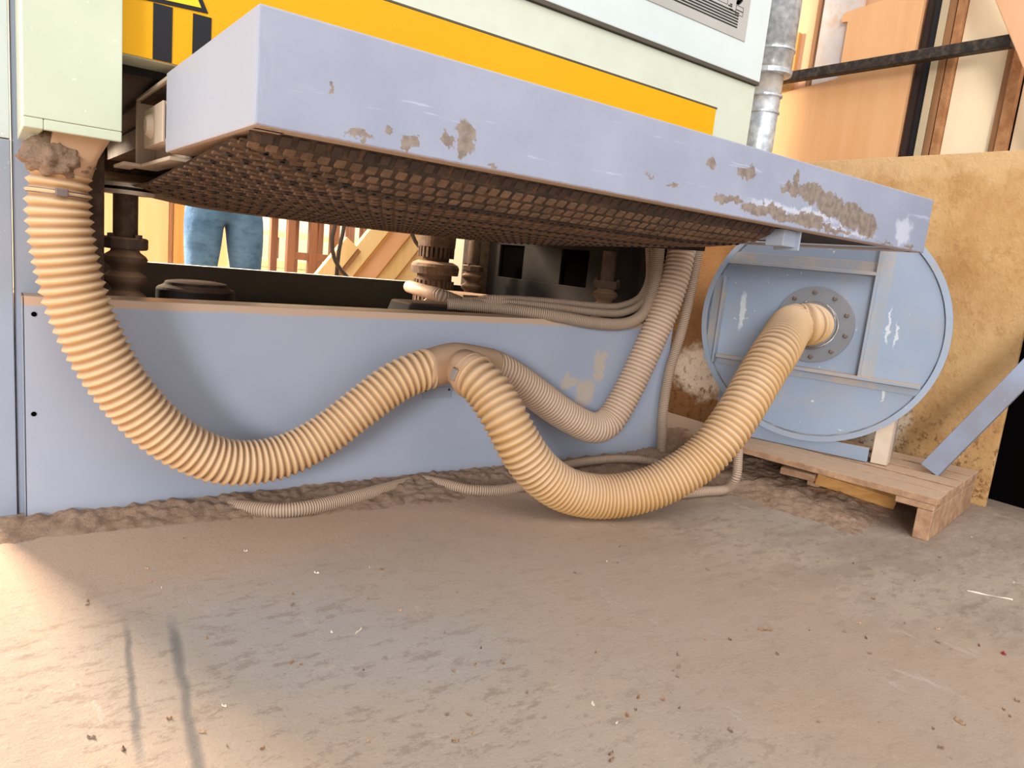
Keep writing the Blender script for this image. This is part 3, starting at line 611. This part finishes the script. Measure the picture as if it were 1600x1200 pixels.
# galvanised duct
du = thing('duct_pipe', 'upright galvanised steel duct pipe with rolled joints beside the pale cabinet', 'pipe', (2.41, 1.8, 1.02))
obj('pipe_section', lathe(B(), (2.41, 1.8, 1.02), (0, 0, 1), [(0, .056), (.50, .056)], 48), m_galv, du, smooth=False)
obj('pipe_section', lathe(B(), (2.42, 1.8, 1.525), (0, 0, 1), [(0, .074), (.9, .074)], 48), m_galv, du, smooth=False)
for z_, r_, x_ in ((1.375, .058, 2.41), (1.435, .060, 2.41), (1.60, .076, 2.42)):
    obj('pipe_bead', lathe(B(), (x_, 1.8, z_), (0, 0, 1), [(-.006, r_-.003), (-.003, r_+.003), (.003, r_+.003), (.006, r_-.003)], 48), m_galv, du)
obj('pipe_collar', lathe(B(), (2.415, 1.8, 1.508), (0, 0, 1), [(0, .058), (.004, .080), (.02, .082), (.024, .074)], 48), m_galv, du)
for o in du.children:
    if o.name.startswith('pipe_section'):
        for p in o.data.polygons: p.use_smooth = len(p.vertices) == 4

# ================================================================ PALLET
po = Vector((2.315, .885, 0)); ph_ = math.radians(-10.5)
PU = Vector((math.sin(ph_), math.cos(ph_), 0)); PV = Vector((math.cos(ph_), -math.sin(ph_), 0)); ZZ = Vector((0, 0, 1))
pa = thing('wooden_pallet', 'dust-covered wooden pallet carrying the blue fan', 'pallet', po+PU*.4+PV*.3)
for k in range(5):
    b = B(); v0 = .0+k*.122; w = (.115, .10, .10, .10, .105)[k]; u0 = 0 if k != 0 else -.002
    obox(b, po, PU, PV, ZZ, u0, .88, v0, v0+w, .118, .140)
    bmesh.ops.subdivide_edges(b, edges=b.edges[:], cuts=6, use_grid_fill=True)
    for v in b.verts: v.co += Vector((noise.noise(v.co*14), noise.noise(v.co*17+Vector((3, 1, 2))), noise.noise(v.co*11)*.6))*.004
    obj('deck_board', b, m_pallet, pa, bevel=.002)
for u0, u1 in ((.004, .05), (.82, .865)):
    b = B(); obox(b, po, PU, PV, ZZ, u0, u1, .004, .585, .022 if u0 > .1 else .0, .096); obj('stringer', b, m_pallet, pa, bevel=.003)
b = B(); obox(b, po, PU, PV, ZZ, .004, .115, .002, .585, .097, .117); obj('cross_board', b, m_pallet, pa, bevel=.003)
b = B(); obox(b, po, PU, PV, ZZ, .40, .50, .12, .585, .097, .117); obox(b, po, PU, PV, ZZ, .40, .445, .16, .585, .0, .097); obj('cross_board', b, m_pallet, pa, bevel=.003)
b = B(); obox(b, po, PU, PV, ZZ, .78, .87, .002, .585, .097, .117); obox(b, po, PU, PV, ZZ, .36, .87, .1, .5, .0, .02); obj('cross_board', b, m_pallet, pa, bevel=.003)
# loose timber under the pallet
def plank(p0, p1, w, t, name, mat, lab, cat='timber', group=None, tilt=0, zoff=0):
    d = (p1-p0); L = d.length; d.normalize(); sd = d.cross(ZZ).normalized(); n_ = sd.cross(d)
    sd2 = sd*math.cos(tilt)+n_*math.sin(tilt); n2 = d.cross(sd2) if d.cross(sd2).z > 0 else sd2.cross(d)
    b = B(); obox(b, p0, d, sd2, n2, 0, L, -w/2, w/2, -t/2, t/2)
    return tag(obj(name, b, mat, bevel=.003), lab, cat, group)
plank(at(1276, 745, z=.07), at(1400, 785, z=.035), .05, .03, 'timber_offcut', m_pine, 'clean orange pine offcut wedged under the front edge of the pallet', tilt=1.1)
plank(at(1222, 733, z=.07)+Vector((0, .0, 0)), at(1275, 746, z=.07), .05, .025, 'timber_offcut', m_pallet, 'short dusty wood block just under the pallet edge above the buried stick')
plank(at(1205, 762, z=.012), at(1262, 781, z=.010), .03, .018, 'timber_offcut', m_pallet, 'thin dark-edged stick half buried in sawdust before the pallet')
# brace
p0, p1 = at(1452, 735, z=.15), at(1600, 585, x=2.76); p2_ = p0+(p1-p0)*2.1
d = (p2_-p0).normalized(); sd = d.cross(Vector((-.9, -.35, .15))).normalized(); nn = d.cross(sd)
b = B(); L = (p2_-p0).length; obox(b, p0, d, sd, nn, 0, L, -.034, .034, -.003, .003); obox(b, p0, d, sd, nn, 0, L, -.034, -.029, -.003, .035) if (sd.z > 0) else obox(b, p0, d, sd, nn, 0, L, .029, .034, -.003, .035)
tag(obj('steel_brace', b, m_brace, bevel=.0015), 'slanting blue-grey flat steel brace rising from the pallet to the right', 'brace')

# ================================================================ BROWN BOARD, RACK, SHEETS
b = B(); n1, n2 = 70, 36
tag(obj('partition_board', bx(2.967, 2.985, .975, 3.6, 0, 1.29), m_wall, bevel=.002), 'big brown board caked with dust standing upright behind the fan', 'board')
rk = thing('storage_rack', 'dark steel rail rack holding upright sheets behind the dusty brown board', 'rack', (3.3, 1.6, 0))
obj('rack_shelf', bx(3.0, 3.7, -.2, 3.6, 1.20, 1.235), m_darkb, rk)
b = B(); box(b, 3.0, 3.045, 1.225, 3.5, 1.668, 1.71); obj('rack_rail', b, m_rust, rk, bevel=.003, label='dusty black-brown horizontal rail')
for y_ in (3.45, -.1): obj('rack_post', bx(3.0, 3.05, y_, y_+.05, 0 if y_ < 0 else 0, 2.4), m_rust, rk)
obj('rack_shade_side', bx(3.0, 3.7, -.2, -.15, 0, 1.2), m_void, rk)
obj('shade_panel', bx(3.12, 3.13, -.15, 1.2, 0.002, 1.2), m_void, rk, label='black panel standing in for the shade under the shelf')  # black sheet added where there is only shade under the shelf
def sheet(y0, y1, x0, t, z1, name, mat, lab, z0=1.236, cat='board', group=None):
    return tag(obj(name, bx(x0, x0+t, min(y0, y1), max(y0, y1), z0, z1), mat, bevel=.0015), lab, cat, group)
# L-shaped peach sheet
poly = [(1.618, 1.237), (2.48, 1.237), (2.48, 1.625), (2.25, 1.643), (1.942, 1.676), (1.942, 1.915), (1.972, 1.918), (1.972, 1.95), (1.955, 1.958), (1.618, 1.99)]
tag(obj('veneer_sheet', prism(B(), poly, 0, 3.10, 3.118), m_peach), 'peach wood sheet with a notched tall right part, below and behind the black rail', 'board')
sheet(1.93, 2.10, 3.13, .02, 2.35, 'laminate_sheet', m_whited, 'scuffed whitish board between the peach strip and the notched sheet', z0=1.60+.0, cat='board') if False else sheet(1.90, 2.095, 3.13, .02, 2.35, 'laminate_sheet', m_whited, 'scuffed whitish board standing left of the notched peach sheet')
sheet(2.10, 2.118, 3.12, .03, 2.35, 'timber_strip', m_brown, 'thin brown strip on edge left of the scuffed whitish board', cat='timber')
sheet(2.12, 2.30, 3.14, .02, 2.35, 'veneer_sheet', m_peachp, 'peach board just right of the galvanised duct pipe')
sheet(2.19, 2.25, 3.115, .02, 1.92, 'timber_offcut', m_ochre, 'short orange offcut tucked beside the duct pipe', cat='timber')
sheet(1.575, 1.625, 3.145, .03, 2.35, 'dark_board', m_darkb, 'dark brown board on edge right of the notched peach sheet')
sheet(1.60, 1.93, 3.165, .02, 2.35, 'veneer_sheet', m_peachp, 'pinkish sheet showing above the notched peach sheet')
sheet(1.578, 1.545, 3.12, .04, 2.35, 'dark_board', m_black, 'black narrow strip in the gap beside the beige strip')
sheet(1.515, 1.545, 3.10, .03, 2.35, 'laminate_strip', m_beige, 'narrow beige strip standing right of the dark brown board')
sheet(1.486, 1.513, 3.10, .03, 2.35, 'timber_strip', m_brown, 'brown strip on edge just right of the narrow beige strip', cat='timber')
sheet(1.452, 1.480, 3.095, .03, 2.35, 'bark_edge_strip', m_bark, 'rough-edged brown strip left of the wide cream panel', cat='timber')
sheet(1.27, 1.45, 3.12, .02, 2.35, 'laminate_sheet', m_creamb, 'wide cream laminate panel between the two rough brown strips')
sheet(1.245, 1.268, 3.10, .03, 1.80, 'timber_strip', m_brown, 'brown strip on edge at the right side of the wide cream panel', cat='timber')
sheet(1.205, 1.243, 3.09, .03, 1.72, 'bark_edge_strip', m_bark, 'rightmost rough-edged brown strip, under the pale slanting post', cat='timber')
sheet(.75, 1.20, 3.12, .02, 2.35, 'laminate_sheet', m_creamb, 'rightmost cream laminate panel at the edge of the photo')
# backing so that the rack reads closed
obj('rack_back', bx(3.30, 3.32, -.15, 3.6, 1.236, 2.4), m_darkb, rk)
p0, p1 = at(1612, 95, x=2.95), at(1560, -30, x=2.95); d = (p1-p0).normalized()
b = B(); obox(b, p0-d*.55, d, Vector((1, 0, 0)), d.cross(Vector((1, 0, 0))), 0, 1.4, 0, .04, -.055, .03)
tag(obj('wooden_post', b, m_peachp, bevel=.003), 'pale slanting wooden post crossing the right end of the black rail', 'post')

# ================================================================ BACKGROUND THROUGH THE GAP
sheet(.50, .50, 0, 0, 0, 'x', m_peach, '') if False else None
def bsheet(x0, x1, y, z1, name, mat, lab, t=.03, cat='board', z0=0):
    return tag(obj(name, bx(x0, x1, y, y+t, z0, z1), mat, bevel=.002), lab, cat)
bsheet(.30, .915, 5.0, 1.9, 'veneer_sheet', m_peach, 'tall peach sheet standing far behind, left of the person')
bsheet(.917, .938, 4.99, 1.9, 'timber_strip', m_brown, 'dark brown edge strip beside the tall far peach sheet', cat='timber')
bsheet(.942, 1.01, 4.97, 1.9, 'timber_post', m_ochre, 'ochre timber upright immediately left of the person in jeans', .05, cat='timber')
bsheet(1.01, 1.3, 5.1, 1.9, 'timber_board', m_light, 'pale board standing behind the person in jeans', .03)
# wooden trestle racks with legs
def trestle(x0, x1, y, h, label, mat, n=2):
    t = thing('wooden_trestle', label, 'trestle', ((x0+x1)/2, y, 0))
    for x_ in [x0+(x1-x0)*i/(n-1) for i in range(n)]:
        for y_ in (y-.18, y+.18): obj('leg', bx(x_-.025, x_+.025, y_-.025, y_+.025, 0, h), mat, t, bevel=.003)
    obj('top_rail', bx(x0-.05, x1+.05, y-.2, y+.2, h, h+.04), mat, t, bevel=.003)
    obj('stretcher', bx(x0, x1, y-.2, y-.17, h*.68, h*.68+.05), mat, t, bevel=.003)
    obj('stretcher', bx(x0, x1, y-.2, y-.17, h*.25, h*.25+.05), mat, t, bevel=.003)
    return t
trestle(1.63, 1.93, 5.0, .86, 'reddish wooden trestle nearest the person in jeans', m_reddish, 3)
trestle(2.35, 2.75, 6.0, .95, 'reddish wooden trestle farther back behind the slanting planks', m_reddish, 4)
def stack(x0, x1, y0, y1, z0, z1, n, mat, grp, lab):
    h = (z1-z0)/n
    for k in range(n):
        o = obj('stacked_board', bx(x0+random.uniform(-.03, .03), x1+random.uniform(-.03, .03), y0, y1, z0+h*k, z0+h*(k+1)-.004), mat, bevel=.002)
        tag(o, lab, 'timber', grp)
stack(1.75, 2.75, 6.6, 7.1, 0, .52, 7, m_light, 'boards in the far floor stack', 'pale board in the low stack on the far workshop floor')
b = thing('work_bench', 'pale wooden workbench at the far back of the workshop', 'workbench', (2.1, 7.4, 0))
obj('bench_top', bx(1.3, 3.4, 7.2, 7.8, .72, .78), m_light, b); 
for x_ in (1.4, 2.3, 3.3): obj('leg', bx(x_-.04, x_+.04, 7.25, 7.33, 0, .72), m_reddish, b)
obj('shelf', bx(1.35, 3.35, 7.25, 7.75, .3, .34), m_ochre, b)
tag(obj('storage_box', bx(1.95, 2.15, 7.3, 7.55, .782, .95), m_frame, bevel=.01), 'small grey box on the far pale workbench', 'box')
# slanting planks
for k, (pxb, w, mat, lab) in enumerate(((520, .16, m_light, 'short thick pale plank with brown end grain, lowest of the slanting planks'),
                                      (566, .17, m_light, 'second slanting plank from the left, pale with a brown edge'),
                                      (600, .15, m_peachp, 'third slanting plank from the left, pinkish'),
                                      (628, .15, m_light, 'fourth slanting plank from the left, pale yellow'),
                                      (655, .15, m_light, 'rightmost slanting pale plank beside the dusty lift gear'))):
    dd = Vector((.6, 0, .8)); sd = Vector((.8, 0, -.6)); nn = Vector((0, 1, 0))
    xb = 1.60+(0, .13, .30, .47, .64)[k]; base = Vector((xb-.27, 4.3+(0, .055, .11, .165, .22)[k], .125)); 
    L = .80 if k == 0 else 1.8
    b = B(); obox(b, base, dd, sd, nn, 0, L, 0, (.10, .105, .12, .12, .14)[k], 0, .05); obox(b, base, dd, sd, nn, 0, L-.001, (.10, .105, .12, .12, .14)[k], (.135, .128, .134, .134, .15)[k], .012, .05, 1); o = obj('slanting_plank', b, [mat, m_brown if k == 0 else m_ochre], bevel=.002)
    tag(o, lab, 'plank')
bsheet(2.2, 3.6, 5.0, 1.5, 'timber_board', m_ochre, 'broad upright board propping the slanting planks', .04) if False else None
# cables hanging between the machine and trestle
def cable(pts, lab): tag(tube('hanging_cable', [(p, .011, 1) for p in pts], m_cable, seg=10), lab, 'cable')
cable([at(532, 300, y=3.8), at(524, 350, y=3.8), at(519, 375, y=3.8), at(523, 405, y=3.8), at(540, 430, y=3.8), at(570, 460, y=3.8), at(590, 520, y=3.8)], 'left grey cable looping down before the slanting planks')
cable([at(540, 300, y=3.85), at(537, 355, y=3.85), at(530, 390, y=3.85), at(526, 430, y=3.85), at(523, 480, y=3.85)], 'straighter grey cable crossing the looping cable')
cable([at(640, 340, y=3.6), at(645, 368, y=3.6), at(655, 385, y=3.6), at(668, 394, y=3.5), at(690, 400, y=3.35)], 'short cable curving over the slanting planks to the lift gear')

# ================================================================ PERSON
def skin(name, verts, edges, rad, mat, parent, sub=2, root=0):
    base = wloc(parent) if parent else Vector((0, 0, 0)); bm = bmesh.new(); lay = bm.verts.layers.skin.verify()
    vs = [bm.verts.new(Vector(v)-base) for v in verts]
    for a, c in edges: bm.edges.new((vs[a], vs[c]))
    for i, r in enumerate(rad):
        vs[i][lay].radius = r if isinstance(r, tuple) else (r, r); vs[i][lay].use_root = (i == root)
    me = bpy.data.meshes.new(name); bm.to_mesh(me); bm.free()
    me.materials.append(mat); o = bpy.data.objects.new(name, me); C.objects.link(o); o.parent = parent
    sk = o.modifiers.new('skin', 'SKIN'); sk.use_smooth_shade = True
    ss = o.modifiers.new('sub', 'SUBSURF'); ss.levels = sub; ss.render_levels = sub
    return o
PX, PY = 1.03, 4.12
pe = thing('person', 'person in blue jeans seen from hips to knees through the gap under the table', 'person', (PX, PY, 0))
def P3(x, y, z): return (PX+x, PY+y, z)
V = [P3(0, 0, .95), P3(0, 0, 1.08), P3(0, 0, 1.25), P3(0, .01, 1.40), P3(0, .01, 1.49), P3(0, 0, 1.56), P3(0, -.01, 1.66), P3(0, -.005, 1.74)]; E_ = [(i, i+1) for i in range(7)]
R_ = [(.15, .11), (.135, .10), (.155, .11), (.15, .10), .058, .055, (.078, .095), (.07, .085)]
for sx in (-1, 1):
    i = len(V); V += [P3(sx*.095, 0, .86), P3(sx*.11, -.01, .50), P3(sx*.12, .01, .10), P3(sx*.125, -.13, .04)]; R_ += [.09, .06, .042, .036]; E_ += [(0, i), (i, i+1), (i+1, i+2), (i+2, i+3)]
    i = len(V); V += [P3(sx*.19, .01, 1.41), P3(sx*.25, .02, 1.15), P3(sx*.12, -.20, 1.18), P3(sx*.06, -.25, 1.22)]; R_ += [.055, .042, .028, .03]; E_ += [(3, i), (i, i+1), (i+1, i+2), (i+2, i+3)]
    for f in range(5):
        j = len(V); a = (f-2)*.018; l = (.06, .075, .08, .075, .06)[f] if f < 4 else .05
        V += [P3(sx*.05+a*.6, -.275, 1.235+a*.6), P3(sx*.045+a, -.285-l*.3, 1.25+a+l*.5)]; R_ += [.009, .008]; E_ += [(i+3, j), (j, j+1)]
body = skin('body', V, E_, R_, m_skin, pe)
V = [P3(0, 0, .97), P3(0, 0, 1.02)]; R_ = [(.165, .125), (.158, .118)]; E_ = [(0, 1)]
for sx in (-1, 1):
    i = len(V); V += [P3(sx*.098, 0, .84), P3(sx*.108, -.005, .68), P3(sx*.118, -.01, .50), P3(sx*.125, .0, .28), P3(sx*.125, .01, .08)]; R_ += [.118, .108, .084, .07, .066]; E_ += [(0, i), (i, i+1), (i+1, i+2), (i+2, i+3), (i+3, i+4)]
skin('jeans', V, E_, R_, m_denim, pe)
V = [P3(0, 0, 1.0), P3(0, 0, 1.1), P3(0, 0, 1.27), P3(0, .01, 1.41), P3(0, .01, 1.46)]; R_ = [(.168, .128), (.152, .118), (.172, .128), (.165, .115), (.075, .075)]; E_ = [(0, 1), (1, 2), (2, 3), (3, 4)]
for sx in (-1, 1):
    i = len(V); V += [P3(sx*.19, .01, 1.41), P3(sx*.24, .018, 1.22)]; R_ += [.068, .058]; E_ += [(3, i), (i, i+1)]
skin('shirt', V, E_, R_, m_shirt, pe)
b = B(); bmesh.ops.create_icosphere(b, subdivisions=4, radius=1)
for v in list(b.verts):
    if v.co.z < -.1 and v.co.y < .2 or v.co.z < -.45: b.verts.remove(v)
for v in b.verts: v.co = Vector((PX+v.co.x*.086, PY+.005+v.co.y*.104*(1 if v.co.y > 0 else .96), 1.70+v.co.z*.115))
obj('hair', b, m_hair, pe, smooth=True)
b = B(); box(b, PX-.012, PX+.012, PY-.125, PY-.095, 1.63, 1.675); obj('nose', b, m_skin, pe, bevel=.006)
for sx in (-1, 1):
    b = lathe(B(), (PX+sx*.032, PY-.092, 1.68), (0, -1, 0), [(0, .012), (.006, .009), (.008, .004)], 16); obj('eye', b, m_bond, pe)
    b = lathe(B(), (PX+sx*.08, PY, 1.665), (sx, 0, 0), [(0, .026), (.012, .022)], 16); obj('ear', b, m_skin, pe, bevel=.004)
    b = B(); bmesh.ops.create_icosphere(b, subdivisions=3, radius=1)
    for v in b.verts: v.co = Vector((PX+sx*.125+v.co.x*.048, PY-.05+v.co.y*.135, max(.002, .04+v.co.z*.05)))
    obj('shoe', b, m_shoe, pe, smooth=True)
b = B(); box(b, PX-.025, PX+.025, PY-.107, PY-.095, 1.612, 1.62); obj('mouth', b, m_red, pe, bevel=.003)

# ================================================================ SAWDUST AND SCRAPS
def heap(name, x0, x1, y0, y1, res, fun, lab):
    b = B(); nx, ny = int((x1-x0)/res), int((y1-y0)/res); G = []
    for j in range(ny+1):
        G.append([])
        for i in range(nx+1):
            x_, y_ = x0+(x1-x0)*i/nx, y0+(y1-y0)*j/ny; G[-1].append(b.verts.new((x_, y_, fun(x_, y_))))
    for j in range(ny):
        for i in range(nx):
            q = (G[j][i], G[j][i+1], G[j+1][i+1], G[j+1][i])
            if max(v.co.z for v in q) > -.002: b.faces.new(q)
    for v in [v for v in b.verts if not v.link_faces]: b.verts.remove(v)
    return tag(obj(name, b, m_dust, smooth=True), lab, 'sawdust', None, 'stuff')
def f1(x_, y_):
    d = 1.912-y_; w = .11+.05*noise.noise(Vector((x_*3, 0, 1)))+(.09 if x_ > .9 else .09*max(0, (x_-.3)/.6))
    e = 1-d/w; n = .6*noise.fractal(Vector((x_*16, y_*16, 2)), 1, 2, 7)+.8*noise.noise(Vector((x_*45, y_*45, 5)))
    ends = min(1, (x_+.06)/.08)
    return min(.036, max(-.01, (.022*min(1, max(-.4, e*1.3))+.012*n*min(1, max(0, e+.35)))*ends))
heap('sawdust_bank', -.05, 2.3, 1.62, 1.912, .006, f1, 'ragged bank of brown sawdust along the foot of the blue panel')
def f2(x_, y_):
    q = Vector((x_, y_, 0))-po; u, v = q.dot(PU), q.dot(PV)
    e = min((u-.16)/.15, (v+.15)/.16, (.62-v)/.1, (1.35-u)/.3)
    n = noise.fractal(Vector((x_*13, y_*13, 7)), 1, 2, 7)*.6+.6*noise.noise(Vector((x_*42, y_*42, 5)))
    lim = .05
    return max(-.01, min(lim, .030*min(1, max(-.3, e))+.016*n*min(1, max(0, e+.4))))
heap('sawdust_heap', 1.95, 2.94, .95, 2.2, .010, f2, 'uneven heap of sawdust under and around the wooden pallet')
def scrap(px, py, L, w, ang, mat, lab, cat='wood chip', name='wood_shaving', group=None, curve=0):
    p = at(px, py, z=0); b = B(); n = 8; A_ = []; d = Vector((math.cos(ang), math.sin(ang), 0)); s_ = Vector((-d.y, d.x, 0))
    for k in range(n+1):
        t = k/n-.5; c_ = p+d*L*t+s_*curve*math.sin(t*5); ww = w*(1-.5*abs(t*2))*(.8+.4*random.random())
        A_.append([b.verts.new(c_+s_*ww/2+ZZ*.001), b.verts.new(c_-s_*ww/2+ZZ*.001), b.verts.new(c_+ZZ*(.003+.002*math.sin(k)))])
    for a_, c_ in zip(A_, A_[1:]):
        for i in range(3): b.faces.new((a_[i], a_[(i+1) % 3], c_[(i+1) % 3], c_[i]))
    b.faces.new(A_[0]); b.faces.new(A_[-1])
    return tag(obj(name, b, mat), lab, cat, group)
p_a, p_b = at(1510, 922, z=0), at(1582, 938, z=0); dd = p_b-p_a
scrap(1546, 931, dd.length, .007, math.atan2(dd.y, dd.x), m_chip, 'long thin white splinter on the concrete near the right edge', curve=.004)
scrap(1568, 1022, .012, .012, .5, m_red, 'tiny dark red scrap on the concrete at lower right', 'scrap', 'red_scrap')
scrap(560, 987, .022, .004, .6, m_chip, 'small white chip on the grey concrete left of centre')
scrap(1500, 1128, .02, .014, 1.2, m_darkd, 'dark crumb of debris near the lower right corner', 'debris', 'debris_crumb')
scrap(1195, 985, .03, .006, -.8, m_brown, 'curled brown shaving on the brown dust right of centre', curve=.003)
random.seed(11)
for k in range(90):
    px, py = random.uniform(120, 1590), random.uniform(840, 1190)
    sz = random.uniform(.0025, .007)
    scrap(px, py, sz*random.uniform(1, 2.2), sz, random.uniform(0, 3), random.choice([m_chip, m_brown, m_dust, m_dust, m_darkd, m_dust, m_pallet]), 'tiny wood crumb scattered on the dusty concrete floor', 'wood chip', 'wood_crumb', 'wood crumbs on the concrete floor')

# ================================================================ LIGHT
w = bpy.data.worlds.new('world'); bpy.context.scene.world = w; w.use_nodes = True
bg = w.node_tree.nodes['Background']; bg.inputs[0].default_value = (.985, .985, 1, 1); bg.inputs[1].default_value = .92
def lamp(kind, name, loc, target, energy, col=(1, 1, 1), **k):
    l = bpy.data.lights.new(name, kind); l.energy = energy; l.color = col
    for a, v in k.items(): setattr(l, a, v)
    o = bpy.data.objects.new(name, l); C.objects.link(o); o.location = loc
    o.rotation_euler = (Vector(target)-Vector(loc)).to_track_quat('-Z', 'Y').to_euler(); return o
lamp('SUN', 'daylight_front_left', (0, 0, 5), (.78, .72, 5-.17), 1.45, (1, .97, .93), angle=math.radians(15))
lamp('AREA', 'doorway_light', (-.95, 5.6, 2.3), (-.25, .9, 0), 800, (1, .82, .62), shape='RECTANGLE', size=.75, size_y=1.4)
lamp('AREA', 'front_floor_fill', (1.4, -1.2, 3.6), (1.2, .9, 0), 66, (1, .97, .92), shape='RECTANGLE', size=4, size_y=2.5)  # overhead fill added to brighten the floor
lamp('AREA', 'rear_fill', (2.0, 5.8, 3.1), (1.9, 6.0, 0), 260, (1, .93, .82), shape='RECTANGLE', size=4, size_y=3)  # ceiling fill added to overexpose the back of the workshop
sc = bpy.context.scene
sc.view_settings.view_transform = 'Standard'; sc.view_settings.look = 'None'; sc.view_settings.exposure = 0.15
